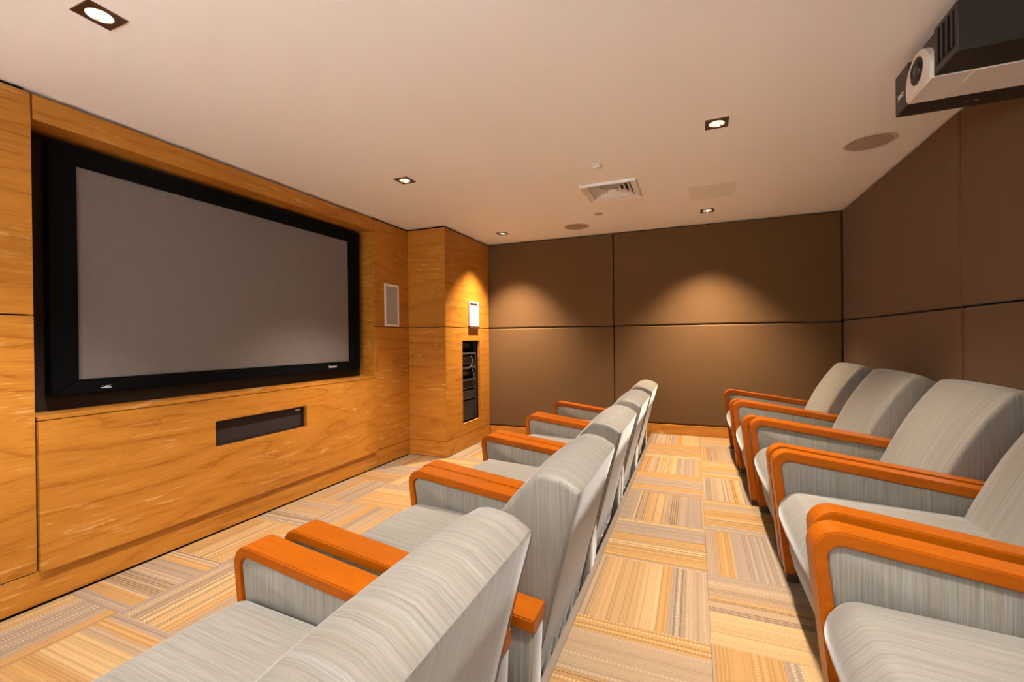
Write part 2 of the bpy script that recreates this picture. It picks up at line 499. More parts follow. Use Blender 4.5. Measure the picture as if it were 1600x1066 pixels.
add_box(bm, CX - 0.03, CX + 0.0015, OY0, OY1, OZ0, OZ0 + e); add_box(bm, CX - 0.03, CX + 0.0015, OY0, OY1, OZ1 - e, OZ1)
link_mesh('opening_edge', bm, 'veneer', wall_c)
bm = bmesh.new()   # dark lining behind the panels and round the opening
add_box(bm, CX - 0.030, CX - 0.0185, CY0 + 0.02, OY0 - 0.003, 0, CE); add_box(bm, CX - 0.030, CX - 0.0185, OY1 + 0.003, BY, 0, CE)
add_box(bm, CX - 0.030, CX - 0.0185, OY0 - 0.003, OY1 + 0.003, 0, OZ0 - 0.003); add_box(bm, CX - 0.030, CX - 0.0185, OY0 - 0.003, OY1 + 0.003, OZ1 + 0.003, CE)
add_box(bm, LX, CX - 0.02, CY0 + 0.019, CY0 + 0.03, 0, CE)
add_box(bm, LX, CX - 0.03, OY0 - 0.03, OY0 - 0.02, OZ0 - 0.03, OZ1 + 0.03); add_box(bm, LX, CX - 0.03, OY1 + 0.02, OY1 + 0.03, OZ0 - 0.03, OZ1 + 0.03)
add_box(bm, LX, CX - 0.03, OY0 - 0.03, OY1 + 0.03, OZ0 - 0.03, OZ0 - 0.02); add_box(bm, LX, CX - 0.03, OY0 - 0.03, OY1 + 0.03, OZ1 + 0.02, OZ1 + 0.03)
link_mesh('opening_lining', bm, 'void', wall_c)
bm = bmesh.new()
add_box(bm, LX + 0.001, CX - 0.0005, CY0 + 0.0005, CY0 + 0.02, 0.006, 0.168); add_box(bm, CX - 0.02, CX - 0.001, CY0 + 0.002, BY - 0.03, 0.006, 0.168)
struct(link_mesh('baseboard_column', bm, 'veneer'))

# ---- back wall and right wall: padded cloth panels
def padded(parent, axis, pos, a0, a1, z0, z1, thick=0.035, g=0.004):
    bm = bmesh.new()
    if axis == 'y': add_box(bm, a0 + g, a1 - g, pos, pos + thick, z0 + g, z1 - g, 0.016, 4)
    else: add_box(bm, pos, pos + thick, a0 + g, a1 - g, z0 + g, z1 - g, 0.016, 4)
    o = link_mesh('padded_panel', bm, 'cloth', parent); flat_main_faces(smooth_by_angle(o, 60)); return o
wall_b = struct(box('wall_back', -3.1, RX + 0.05, BY + 0.02, BY + 0.05, 0, CE, 'void'))
SX = -0.855
padded(wall_b, 'y', BY - 0.015, CX - 0.02, SX, ZS, CE - 0.004)
padded(wall_b, 'y', BY - 0.015, SX, RX + 0.005, ZS, CE - 0.004)
padded(wall_b, 'y', BY - 0.015, CX - 0.02, SX, 0.152, ZS)
padded(wall_b, 'y', BY - 0.015, SX, RX + 0.005, 0.300, ZS)
struct(box('baseboard_back', CX, PX - 0.004, BY - 0.016, BY + 0.0, 0.004, 0.148, 'veneer', None, 0.002, 1))
struct(box('baseboard_step', SX, PX - 0.004, BY - 0.0155, BY + 0.0, 0.149, 0.298, 'veneer', None, 0.002, 1))
struct(box('baseboard_rear', PX + 0.0, RX - 0.004, BY - 0.016, BY + 0.0, P + 0.001, 0.298, 'veneer', None, 0.002, 1))
wall_r = struct(box('wall_right', RX + 0.03, RX + 0.06, NY, BY, 0, CE, 'void'))
joints = [BY - 0.02, 3.105, 1.06, NY]
for b_, a in zip(joints, joints[1:]):
    padded(wall_r, 'x', RX, a, b_, ZS + 0.012, CE - 0.004)
    padded(wall_r, 'x', RX, a, b_ - (0.018 if b_ < 4 else 0), 0.30, ZS + 0.012)
struct(box('baseboard_right', RX + 0.001, RX + 0.02, NY, BY - 0.02, P + 0.001, 0.30, 'veneer', None, 0.002, 1))
wall_n = struct(box('wall_near', -3.12, RX + 0.05, NY - 0.03, NY - 0.01, 0, CE, 'void'))
box('white_bounce_face', -3.12, RX + 0.05, NY - 0.0099, NY, 0, CE, 'ceiling', wall_n)  # unseen wall face, made white and set close to bounce fill light

# ================================================================== SCREEN
scr = empty('projection_screen', (RD, 2.30, RZ0))
tag(scr, 'large grey projection screen in a wide black frame recessed in the oak wall', 'projection screen')
inv = Matrix.Translation((-RD, -2.30, -RZ0))
def localise(o, root):
    o.data.transform(Matrix.Translation(-Vector(root.location))); return o
FX0, FX1 = RD + 0.012, RD + 0.075
fy0, fy1, fz0, fz1 = 1.178, 3.420, 0.982, 2.286
iy0, iy1, iz0, iz1 = 1.289, 3.280, 1.060, 2.190
bars = [((fy0, fz0), (fy1, fz0), (iy1, iz0), (iy0, iz0)), ((fy0, fz1), (fy1, fz1), (iy1, iz1), (iy0, iz1)),
        ((fy0, fz0), (fy0, fz1), (iy0, iz1), (iy0, iz0)), ((fy1, fz0), (fy1, fz1), (iy1, iz1), (iy1, iz0))]
for q in bars:
    bm = bmesh.new(); add_prism(bm, q, 'x', FX0, FX1)
    es = [e_ for e_ in bm.edges]
    bmesh.ops.bevel(bm, geom=es, offset=0.004, segments=2, affect='EDGES')
    localise(link_mesh('frame_bar', bm, 'velvet', scr), scr)
localise(box('screen_surface', FX1 - 0.022, FX1 - 0.018, iy0 - 0.01, iy1 + 0.01, iz0 - 0.01, iz1 + 0.01, 'screen', scr), scr)
for yy_ in (1.5, 2.3, 3.1):
    localise(box('mount_bracket', RD, RD + 0.014, yy_ - 0.05, yy_ + 0.05, 1.0, 2.27, 'blackplastic', scr), scr)
# small badges on the lower bar
rotx = Matrix(((0, 0, 1, 0), (1, 0, 0, 0), (0, 1, 0, 0), (0, 0, 0, 1)))   # text x -> world y, text y -> world z, normal -> world x
o = text_mesh('badge_lettering', 'Stewart', 0.030, 'letter', scr, Matrix.Translation((FX1 + 0.0008, 3.062, 1.020)) @ rotx)
localise(o, scr); o['label'] = 'small white maker name on the lower frame bar'
bm = bmesh.new()
lx = FX1 + 0.001
for q in ([(1.378, 1.005), (1.428, 1.005), (1.428, 1.009), (1.378, 1.009)], [(1.384, 1.020), (1.401, 1.012), (1.404, 1.010), (1.398, 1.010)],
          [(1.404, 1.010), (1.406, 1.013), (1.424, 1.020), (1.409, 1.010)], [(1.400, 1.012), (1.408, 1.012), (1.406, 1.018), (1.402, 1.018)]):
    add_prism(bm, q, 'x', lx - 0.001, lx + 0.001)
o = localise(link_mesh('badge_emblem', bm, 'letter', scr), scr); o['label'] = 'small silver winged emblem on the lower frame bar'

# ---- centre loudspeaker in the bench slot
cs = empty('center_speaker', (LX - 0.06, (SY0 + SY1) / 2, SZ0))
tag(cs, 'wide black centre loudspeaker set into the oak bench front below the screen', 'loudspeaker')
sx0 = LX - 0.012
bm = bmesh.new()
w = 0.014
add_box(bm, sx0 - 0.05, sx0, SY0 + 0.002, SY0 + w, SZ0 + 0.001, SZ1 - 0.002); add_box(bm, sx0 - 0.05, sx0, SY1 - w - 0.012, SY1 - 0.014, SZ0 + 0.001, SZ1 - 0.002)
add_box(bm, sx0 - 0.05, sx0, SY0 + w, SY1 - w - 0.012, SZ0 + 0.001, SZ0 + w); add_box(bm, sx0 - 0.05, sx0, SY0 + w, SY1 - w - 0.012, SZ1 - w, SZ1 - 0.002)
localise(link_mesh('cabinet_rim', bm, 'blackplastic', cs), cs)
localise(box('speaker_grille', sx0 - 0.03, sx0 - 0.006, SY0 + w, SY1 - w - 0.012, SZ0 + w, SZ1 - w, 'grille', cs, 0.003, 2), cs)
o = localise(box('badge', sx0 - 0.006, sx0 - 0.004, SY1 - 0.082, SY1 - 0.034, SZ1 - 0.032, SZ1 - 0.024, 'letter', cs), cs)
o['label'] = 'tiny white badge at the grille corner'

# ---- in-wall loudspeaker beside the screen
ws = empty('wall_speaker', (LX, 3.764, 1.395))
tag(ws, 'slim white-framed in-wall loudspeaker on the oak panel right of the screen', 'loudspeaker')
wy0, wy1, wz0, wz1, wt = 3.648, 3.880, 1.395, 1.830, 0.020
for q in ((wy0, wy1, wz0, wz0 + wt), (wy0, wy1, wz1 - wt, wz1), (wy0, wy0 + wt, wz0 + wt, wz1 - wt), (wy1 - wt, wy1, wz0 + wt, wz1 - wt)):
    localise(box('frame_bar', LX, LX + 0.008, *q, 'white', ws, 0.002, 1), ws)
localise(box('speaker_grille', LX, LX + 0.004, wy0 + wt, wy1 - wt, wz0 + wt, wz1 - wt, 'silvergrille', ws), ws)

# ---- notice holder on the column
nh = empty('notice_holder', (CX, 4.68, 1.38))
tag(nh, 'narrow clear-and-white notice holder with a printed sheet on the column above the rack', 'notice')
ny0, ny1, nz0, nz1 = 4.560, 4.800, 1.378, 1.700
localise(box('backplate', CX, CX + 0.008, ny0, ny1, nz0, nz1, 'white', nh, 0.001, 1), nh)
pp = localise(box('paper_sheet', CX + 0.008, CX + 0.0105, ny0 + 0.014, ny1 - 0.014, nz0 + 0.03, nz1 - 0.012, 'paper', nh), nh)
localise(box('clip', CX + 0.0105, CX + 0.018, ny0 + 0.03, ny1 - 0.03, nz1 - 0.034, nz1 - 0.020, 'foot', nh, 0.001, 1), nh)
localise(box('tray', CX + 0.0, CX + 0.03, ny0, ny1, nz0, nz0 + 0.030, 'bronze', nh, 0.002, 1), nh)
for s_ in (0, 1):
    yq = ny0 if s_ == 0 else ny1 - 0.006
    localise(box('side_lip', CX + 0.008, CX + 0.022, yq, yq + 0.006, nz0 + 0.03, nz1, 'white', nh), nh)
bm = bmesh.new()
for k in range(7):
    zk = nz1 - 0.07 - k * 0.030
    add_box(bm, CX + 0.0105, CX + 0.0108, ny0 + 0.05 + 0.02 * (k % 2), ny1 - 0.05 - 0.012 * (k % 3), zk, zk + 0.006)
localise(link_mesh('print_lines', bm, 'ink', pp), nh)

# ================================================================== EQUIPMENT RACK
rk = empty('equipment_rack', (CX - 0.22, (OY0 + OY1) / 2, OZ0))
tag(rk, 'black steel equipment rack frame standing inside the column opening', 'rack')
def rpart(name, *a): return localise(box(name, *a[:6], a[6], rk, *(a[7:])), rk)
for yq in (OY0 + 0.006, OY1 - 0.046):
    rpart('front_rail', CX - 0.085, CX - 0.05, yq, yq + 0.04, OZ0 - 0.018, OZ1 + 0.018, 'rackmetal')
    rpart('side_plate', LX + 0.02, CX - 0.085, yq + 0.016, yq + 0.022, OZ0 - 0.018, OZ1 + 0.018, 'rackmetal')
hole = bmesh.new()
for k in range(24):
    zc = OZ0 + 0.02 + k * 0.039
    add_box(hole, CX - 0.0505, CX - 0.0485, OY1 - 0.030, OY1 - 0.020, zc, zc + 0.010)
tag(localise(link_mesh('mount_screws', hole, 'steel', rk), rk), kind='stuff')
rpart('back_plate', LX + 0.004, LX + 0.016, OY0 - 0.015, OY1 + 0.015, OZ0 - 0.018, OZ1 + 0.018, 'void')
ru0, ru1 = OY0 + 0.028, OY1 - 0.052
def unit(name, z0, z1, label, cat, front, mat='rackmetal', details=None):
    r_ = empty(name, (CX - 0.2, (OY0 + OY1) / 2, z0))
    tag(r_, label, cat)
    localise(box('chassis', LX + 0.06, CX - front - 0.008, ru0, ru1, z0, z1, mat, r_), r_)
    localise(box('faceplate', CX - front - 0.008, CX - front, ru0 - 0.01, ru1 + 0.01, z0 + 0.001, z1 - 0.001, mat, r_, 0.002, 1), r_)
    for d in details or []:
        nm, a0, a1, c0, c1, mt = d
        localise(box(nm, CX - front, CX - front + 0.006, a0, a1, c0, c1, mt, r_), r_)
    return r_
def shelf(z, label):
    r_ = empty('rack_shelf', (CX - 0.2, (OY0 + OY1) / 2, z)); tag(r_, label, 'shelf')
    localise(box('tray', LX + 0.06, CX - 0.045, ru0, ru1, z, z + 0.006, 'rackgrey', r_), r_)
    localise(box('front_lip', CX - 0.046, CX - 0.040, ru0 - 0.01, ru1 + 0.01, z - 0.010, z + 0.012, 'rackgrey', r_), r_)
unit('power_strip', 1.150, 1.205, 'slim black power unit at the very top of the equipment rack', 'electronics', 0.12, 'rackgrey')
shelf(1.085, 'upper grey shelf plate of the equipment rack')
unit('media_player', 0.955, 1.052, 'black media player on the second level of the rack', 'electronics', 0.075, 'rackmetal',
     [('disc_slot', ru0 + 0.02, ru1 - 0.10, 1.005, 1.009, 'rackgrey'), ('status_lamp', ru0 + 0.15, ru0 + 0.165, 1.022, 1.028, 'steel')])
shelf(0.920, 'second grey shelf plate of the equipment rack, below the media player')
unit('network_switch', 0.815, 0.875, 'network box with a row of bright connectors in the middle of the rack', 'electronics', 0.10, 'rackmetal',
     [('connector', ru0 + 0.03 + k * 0.038, ru0 + 0.052 + k * 0.038, 0.838 + 0.006 * (k % 2), 0.858 + 0.004 * (k % 3), 'steel') for k in range(6)])
shelf(0.775, 'third grey shelf plate of the equipment rack, below the connectors')
unit('av_receiver', 0.665, 0.755, 'black receiver with a grey trim line below the third rack shelf', 'electronics', 0.065, 'rackmetal',
     [('trim_line', ru0, ru1, 0.672, 0.678, 'rackgrey'), ('knob', ru1 - 0.06, ru1 - 0.03, 0.70, 0.73, 'rackgrey')])
unit('power_amplifier', 0.545, 0.645, 'upper black power amplifier in the lower half of the rack', 'electronics', 0.06, 'rackmetal',
     [('trim_line', ru0, ru1, 0.548, 0.553, 'rackgrey')])
unit('blank_amplifier', 0.300, 0.530, 'tall black amplifier block at the bottom of the rack', 'electronics', 0.06, 'rackmetal',
     [('badge', ru0 + 0.01, ru0 + 0.03, 0.475, 0.485, 'rackgrey')])
for k, (pa, lab) in enumerate([
        ([(0.05, 0.30, 1.06), (0.03, 0.31, 1.0), (0.035, 0.29, 0.94), (0.045, 0.22, 0.905), (0.05, 0.12, 0.9)], 'upper black cable looping past the media player in the rack'),
        ([(0.05, 0.33, 0.90), (0.03, 0.34, 0.84), (0.03, 0.335, 0.79), (0.04, 0.35, 0.74), (0.05, 0.36, 0.66)], 'lower black cable hanging beside the connectors in the rack')]):
    bm = bmesh.new()
    add_tube(bm, [(CX - a, OY0 + b_, c) for a, b_, c in pa], 0.006, 6)
    tag(link_mesh('rack_cable', bm, 'rackgrey', None, True), lab, 'cable', 'cables in the rack')

# ================================================================== CEILING FITTINGS
def downlight(i, x, y, label):
    d = empty('downlight', (x, y, CE))
    tag(d, label, 'downlight', 'recessed square downlights')
    # bronze square trim with a round hole
    bm = bmesh.new()
    a, r0, seg = 0.060, 0.041, 32
    for z in (-0.004, 0.0):
        pass
    def ring(z, sq):
        out = []
        for k in range(seg):
            t = 2 * PI * (k + 0.5) / seg
            c, s_ = math.cos(t), math.sin(t)
            if sq:
                m_ = a / max(abs(c), abs(s_)); out.append(bm.verts.new((c * m_, s_ * m_, z)))
            else: out.append(bm.verts.new((c * r0, s_ * r0, z)))
        return out
    o1, o2 = ring(0.0, True), ring(-0.004, True)
    i2, i1 = ring(-0.004, False), ring(0.006, False)
    for p, q in ((o1, o2), (o2, i2), (i2, i1)):
        for k in range(seg): bm.faces.new((p[k], p[(k + 1) % seg], q[(k + 1) % seg], q[k]))
    for k in range(seg):     # sharpen the corners of the square
        pass
    for v in o1 + o2:
        if abs(abs(v.co.x) - abs(v.co.y)) < 0.013:
            v.co.x = math.copysign(a, v.co.x); v.co.y = math.copysign(a, v.co.y)
    link_mesh('trim_plate', bm, 'bronze', d)
    bm = bmesh.new()
    add_lathe(bm, [(0.0405, -0.003), (0.0385, 0.004), (0.034, 0.022), (0.026, 0.045), (0.018, 0.060)], 0, 0, 24)
    link_mesh('reflector', bm, 'reflector', d, True)
    bm = bmesh.new()
    add_lathe(bm, [(0.0005, 0.046), (0.010, 0.047), (0.017, 0.052), (0.018, 0.060), (0.0005, 0.061)], 0, 0, 20)
    link_mesh('lamp_bulb', bm, 'lamp', d, True)
    bm = bmesh.new()
    add_lathe(bm, [(0.052, 0.0), (0.052, 0.09), (0.001, 0.09)], 0, 0, 20)
    link_mesh('housing', bm, 'void', d)
    ld = bpy.data.lights.new('downlight_beam', 'SPOT')
    ld.energy = LAMP_W * (1.65 if y < 0 else 0.74 if y < 1.5 else 1.0 if y < 4 else 1.25); ld.color = LAMP_FILL if y < 0 else LAMP_NEAR if y < 1.5 else (LAMP_MID if y < 4 else LAMP_FAR)
    ld.spot_size = math.radians(70 if y < 0 else 93); ld.spot_blend = 1.0
    ld.shadow_soft_size = 0.035
    lo = bpy.data.objects.new('downlight_beam', ld)
    COL.objects.link(lo); lo.parent = d; lo.location = (0, 0, -0.012)
    if y < 0: lo.rotation_euler = (math.radians(-22), 0, 0)   # added fill lamps, tilted to bounce off the unseen wall behind the camera
    return d
DL = ['square bronze downlight at the top left corner, above the near end of the screen',
      'square bronze downlight above the middle of the screen wall',
      'square bronze downlight above the oak column at the far left corner',
      'square bronze downlight between the air vent and the projector, nearest on the right',
      'square bronze downlight near the dark back wall, right of the air vent',
      'square bronze downlight above the aisle beside the camera',
      'unseen square bronze downlight added for fill behind the camera on the screen side',
      'unseen square bronze downlight added for fill behind the camera between the two seat rows',
      'unseen square bronze downlight added for fill behind the camera above the aisle']
for i, ((x, y), l) in enumerate(zip(LIGHTS, DL)): downlight(i, x, y, l)

# ---- square air diffuser
vx, vy, va = VENT
v = empty('air_vent', (vx, vy, CE))
tag(v, 'square white four-way air diffuser with nested louvres in the ceiling', 'air vent')
def sq_frustum(bm, a0, z0, a1, z1, t=0.0025):
    pts = []
    for a, z in ((a0, z0), (a1, z1), (a1, z1 + t), (a0, z0 + t)):
        pts.append([bm.verts.new((sx * a, sy * a, z)) for sx, sy in ((-1, -1), (1, -1), (1, 1), (-1, 1))])
    for k in range(4):
        p, q = pts[k], pts[(k + 1) % 4]
        for j in range(4): bm.faces.new((p[j], p[(j + 1) % 4], q[(j + 1) % 4], q[j]))
bm = bmesh.new()
rings = []
for a, z in ((va, 0.0), (va, -0.014), (va - 0.005, -0.022), (va - 0.052, -0.006), (va - 0.052, 0.02)):
    rings.append([bm.verts.new((sx * a, sy * a, z)) for sx, sy in ((-1, -1), (1, -1), (1, 1), (-1, 1))])
for p, q in zip(rings, rings[1:]):
    for j in range(4): bm.faces.new((p[j], p[(j + 1) % 4], q[(j + 1) % 4], q[j]))
link_mesh('frame', bm, 'white', v)
for k in range(4):
    bm = bmesh.new()
    ao = 0.158 - k * 0.037
    sq_frustum(bm, ao - 0.034, 0.030, ao, -0.008)
    link_mesh('louver', bm, 'white', v)
bm = bmesh.new(); add_box(bm, -0.17, 0.17, -0.17, 0.17, 0.055, 0.058)
for sx0_, sx1_, sy0_, sy1_ in ((-.173, -.17, -.17, .17), (.17, .173, -.17, .17), (-.17, .17, -.173, -.17), (-.17, .17, .17, .173)):
    add_box(bm, sx0_, sx1_, sy0_, sy1_, 0.0, 0.058)
link_mesh('duct_box', bm, 'rackgrey', v)

# ---- round ceiling loudspeakers
def ceil_speaker(x, y, r, label):
    s_ = empty('ceiling_speaker', (x, y, CE)); tag(s_, label, 'loudspeaker', 'round ceiling loudspeakers')
    bm = bmesh.new(); add_lathe(bm, [(r, 0.0), (r, -0.003), (r - 0.003, -0.005), (r - 0.018, -0.005), (r - 0.018, 0.0)], 0, 0, 48)
    link_mesh('rim', bm, 'rimbeige', s_, True)
    bm = bmesh.new(); add_lathe(bm, [(r - 0.018, -0.0035), (r * 0.5, -0.0045), (0.001, -0.005)], 0, 0, 48)
    link_mesh('speaker_grille', bm, 'beigegrille', s_, True)
ceil_speaker(-1.167, 4.687, 0.133, 'round beige ceiling loudspeaker near the back wall, left of the air vent')
ceil_speaker(1.022, 3.412, 0.135, 'round beige ceiling loudspeaker close to the projector and right wall')

# ---- small square sensor, round cap, access hatch
s_ = empty('square_sensor', (-0.617, 3.085, CE)); tag(s_, 'tiny square white sensor on the ceiling in front of the air vent', 'sensor')
localise(box('base', -0.652, -0.582, 3.05, 3.12, CE - 0.010, CE, 'hatch', s_, 0.002, 1), s_)
localise(box('cover', -0.644, -0.590, 3.058, 3.112, CE - 0.024, CE - 0.010, 'hatch', s_, 0.003, 1), s_)
s_ = empty('sprinkler_cap', (-0.853, 4.295, CE)); tag(s_, 'small round flat cap on the ceiling behind the air vent', 'sprinkler')
bm = bmesh.new(); add_lathe(bm, [(0.042, 0.0), (0.042, -0.003), (0.039, -0.005), (0.001, -0.006)], 0, 0, 28)
link_mesh('cover_plate', bm, 'beigegrille', s_, True)
bm = bmesh.new(); add_lathe(bm, [(0.046, 0.0), (0.046, -0.0015), (0.042, -0.002)], 0, 0, 28)
link_mesh('rim', bm, 'white', s_, True)
ah = empty('access_hatch', (0.14, 4.02, CE)); tag(ah, 'flush square access hatch in the ceiling beside the air vent', 'hatch')
hx0, hx1, hy0, hy1 = -0.035, 0.315, 3.855, 4.195
localise(box('door_leaf', hx0 + 0.022, hx1 - 0.022, hy0 + 0.022, hy1 - 0.022, CE - 0.002, CE, 'hatch', ah, 0.001, 1), ah)
for q in ((hx0, hx1, hy0, hy0 + 0.019), (hx0, hx1, hy1 - 0.019, hy1), (hx0, hx0 + 0.019, hy0 + 0.019, hy1 - 0.019), (hx1 - 0.019, hx1, hy0 + 0.019, hy1 - 0.019)):
    localise(box('frame_bar', *q, CE - 0.0035, CE, 'hatch', ah, 0.001, 1), ah)
localise(box('latch', 0.125, 0.160, 3.955, 3.962, CE - 0.004, CE - 0.002, 'beigegrille', ah), ah)

# ================================================================== PROJECTOR
DZ = 0.97
px0, py0, py1, pz0, pz1 = 0.863 * DZ, 2.047 * DZ, 2.566 * DZ, CZ + DZ, CZ + 1.18 * DZ
px1 = px0 + 0.44
pj = empty('projector', (px0 + 0.2, (py0 + py1) / 2, CE))
tag(pj, 'charcoal ceiling projector with a white central lens housing, hung at the right wall', 'projector')
def pp_(o): return localise(o, pj)
wy0, wy1 = 2.214 * DZ, 2.427 * DZ       # white housing
pp_(box('body_shell', px0, px1, wy1 + 0.001, py1, pz0, pz1, 'darkbody', pj, 0.004, 2))
pp_(box('body_shell', px0, px1, py0, wy0 - 0.001, pz0, pz1, 'darkbody', pj, 0.004, 2))
pp_(box('top_cover', px0 + 0.01, px1, wy0 - 0.002, wy1 + 0.002, pz0 + 0.10, pz1 - 0.001, 'darkbody', pj))
# white arched housing
def arch(y0, y1, z0, ztop, seg=20):
    r = (y1 - y0) / 2; cy = (y0 + y1) / 2; zc = ztop - r
    return [(y0, z0), (y1, z0)] + [(cy + r * math.cos(PI * k / seg), zc + r * math.sin(PI * k / seg)) for k in range(seg + 1)]
bm = bmesh.new()
add_prism(bm, arch(wy0, wy1, pz0 - 0.003, pz1 - 0.022), 'x', px0 - 0.010, px0 + 0.115)
bmesh.ops.bevel(bm, geom=[e_ for e_ in bm.edges if all(abs(v_.co.x - (px0 - 0.010)) < 1e-5 for v_ in e_.verts)], offset=0.006, segments=3, affect='EDGES')
lh = pp_(link_mesh('lens_housing', bm, 'pod', pj)); smooth_by_angle(lh, 40)
pp_(box('housing_cover', px0 + 0.1175, px1, wy0, wy1, pz0 - 0.003, pz0 + 0.099, 'pod', pj, 0.003, 1))
# lens: recessed dark ring with glass
cyl, czl = (wy0 + wy1) / 2 + 0.004, pz0 + 0.082
def xlathe(name, prof, mat, parent, smooth=True):
    bm = bmesh.new()
    add_lathe(bm, [(r, z) for r, z in prof], 0, 0, 40)
    bm.transform(Matrix.Translation((px0, cyl, czl)) @ Matrix.Rotation(-PI / 2, 4, 'Y'))
    return localise(link_mesh(name, bm, mat, parent, smooth), pj)
xlathe('lens_ring', [(0.052, 0.009), (0.052, 0.0115), (0.049, 0.0125), (0.046, 0.0115), (0.030, 0.0105)], 'blackplastic', pj)
xlathe('lens_barrel', [(0.034, 0.009), (0.034, 0.018), (0.031, 0.020), (0.027, 0.018), (0.026, 0.012)], 'darkbody', pj)
xlathe('lens_glass', [(0.027, 0.013), (0.020, 0.0165), (0.010, 0.0185), (0.0005, 0.019)], 'glass', pj)
# front grille of upright slats on the near side
bm = bmesh.new(); add_box(bm, px0 - 0.0015, px0 - 0.0004, py0 + 0.018, wy0 - 0.022, pz0 + 0.03, pz1 - 0.02)
pp_(link_mesh('grille_back', bm, 'void', pj))
for k in range(4):
    yq = py0 + 0.022 + k * 0.033
    pp_(box('grille_slat', px0 - 0.004, px0 - 0.0015, yq, yq + 0.014, pz0 + 0.03, pz1 - 0.02, 'blackplastic', pj))
rotf = Matrix(((0, 0, -1, 0), (-1, 0, 0, 0), (0, 1, 0, 0), (0, 0, 0, 1)))
o = text_mesh('maker_lettering', 'SIM2', 0.030, 'letter', pj, Matrix.Translation((px0 - 0.0008, (wy1 + py1) / 2 + 0.010, pz0 + 0.068)) @ rotf)
localise(o, pj)
bm = bmesh.new()
for a0, b0 in ((0.21, 0.0), (0.235, -0.004), (0.247, 0.010)):
    add_box(bm, px0 + a0, px0 + a0 + 0.010, (wy1 + py1) / 2 + b0, (wy1 + py1) / 2 + b0 + 0.006, pz0 - 0.0008, pz0 - 0.0001)
pp_(link_mesh('underside_marks', bm, 'silvergrille', pj))
bm = bmesh.new()
add_lathe(bm, [(0.06, CE), (0.06, CE - 0.008), (0.022, CE - 0.01), (0.022, pz1 - 0.001)], px0 + 0.22, (py0 + py1) / 2, 24, True)
pp_(link_mesh('ceiling_mount', bm, 'darkbody', pj))

# ================================================================== ARMCHAIRS
def offset_poly(pts, d):
    """inward offset of a CCW/CW closed polygon by d (per-vertex normals)"""
    n = len(pts)
    area = sum(pts[i][0] * pts[(i + 1) % n][1] - pts[(i + 1) % n][0] * pts[i][1] for i in range(n))
    sg = 1 if area > 0 else -1
    out = []
    for i in range(n):
        p0, p1, p2 = Vector(pts[i - 1]), Vector(pts[i]), Vector(pts[(i + 1) % n])
        a = (p1 - p0).normalized(); b = (p2 - p1).normalized()
        na, nb = Vector((-a.y, a.x)) * sg, Vector((-b.y, b.x)) * sg
        m_ = na + nb
        m_ = m_ / max(0.3, m_.length_squared) * 2 * 0.5 * 2 if m_.length > 1e-6 else na
        m_ = (na + nb).normalized() / max(0.45, (na + nb).normalized().dot(na))
        out.append(tuple(p1 + m_ * d))
    return out

def smooth_profile(pts, keep, n=3):
    """Catmull-Rom through the points; segments whose start index is in keep stay straight"""
    out = []
    m_ = len(pts)
    for i in range(m_):
        p0, p1, p2, p3 = (Vector(pts[(i + k) % m_]) for k in (-1, 0, 1, 2))
        out.append(tuple(p1))
        if i in keep: continue
        for j in range(1, n):
            t = j / n
            q = 0.5 * ((2 * p1) + (p2 - p0) * t + (2 * p0 - 5 * p1 + 4 * p2 - p3) * t * t + (3 * p1 - p0 - 3 * p2 + p3) * t ** 3)
            out.append(tuple(q))
    return out

def loft(name, prof, half, mat, parent, rnd=0.018, bulge=None, nmid=8):
    """profile (f,z) polygon lofted across y with rounded ends; x = -f"""
    secs = []
    for k in range(4):
        t = k / 3 * PI / 2
        secs.append((-half + rnd * (1 - math.sin(t)), rnd * (1 - math.cos(t))))
    # k=0 -> y=-half+rnd , inset 0 ; k=3 -> y=-half, inset rnd : reverse
    secs = [(y, ins) for y, ins in reversed(secs)]
    secs = [(-half + rnd * (1 - math.cos(k / 3 * PI / 2)), rnd * (1 - math.sin(k / 3 * PI / 2))) for k in range(4)]
    ys_ = secs + [(-half + rnd + (2 * half - 2 * rnd) * j / nmid, 0.0) for j in range(1, nmid)] + [(-y, i_) for y, i_ in reversed(secs)]
    bm = bmesh.new()
    rings = []
    for y, ins in ys_:
        pp = offset_poly(prof, ins) if ins > 1e-6 else prof
        u = 1 - (y / half) ** 2
        ring = []
        for f, z in pp:
            df = dz = 0.0
            if bulge: df, dz = bulge(f, z, max(0.0, u))
            ring.append(bm.verts.new((-(f + df), y, z + dz)))
        rings.append(ring)
    n = len(prof)
    for a, b in zip(rings, rings[1:]):
        for k in range(n): bm.faces.new((a[k], a[(k + 1) % n], b[(k + 1) % n], b[k]))
    for ring in (rings[0], rings[-1]):
        bmesh.ops.triangulate(bm, faces=[bm.faces.new(ring)])
    o = link_mesh(name, bm, mat, parent)
    smooth_by_angle(o, 42)
    return o

def arc(cx, cy, r, a0, a1, n):
    return [(cx + r * math.cos(math.radians(a0 + (a1 - a0) * k / n)), cy + r * math.sin(math.radians(a0 + (a1 - a0) * k / n))) for k in range(n + 1)]

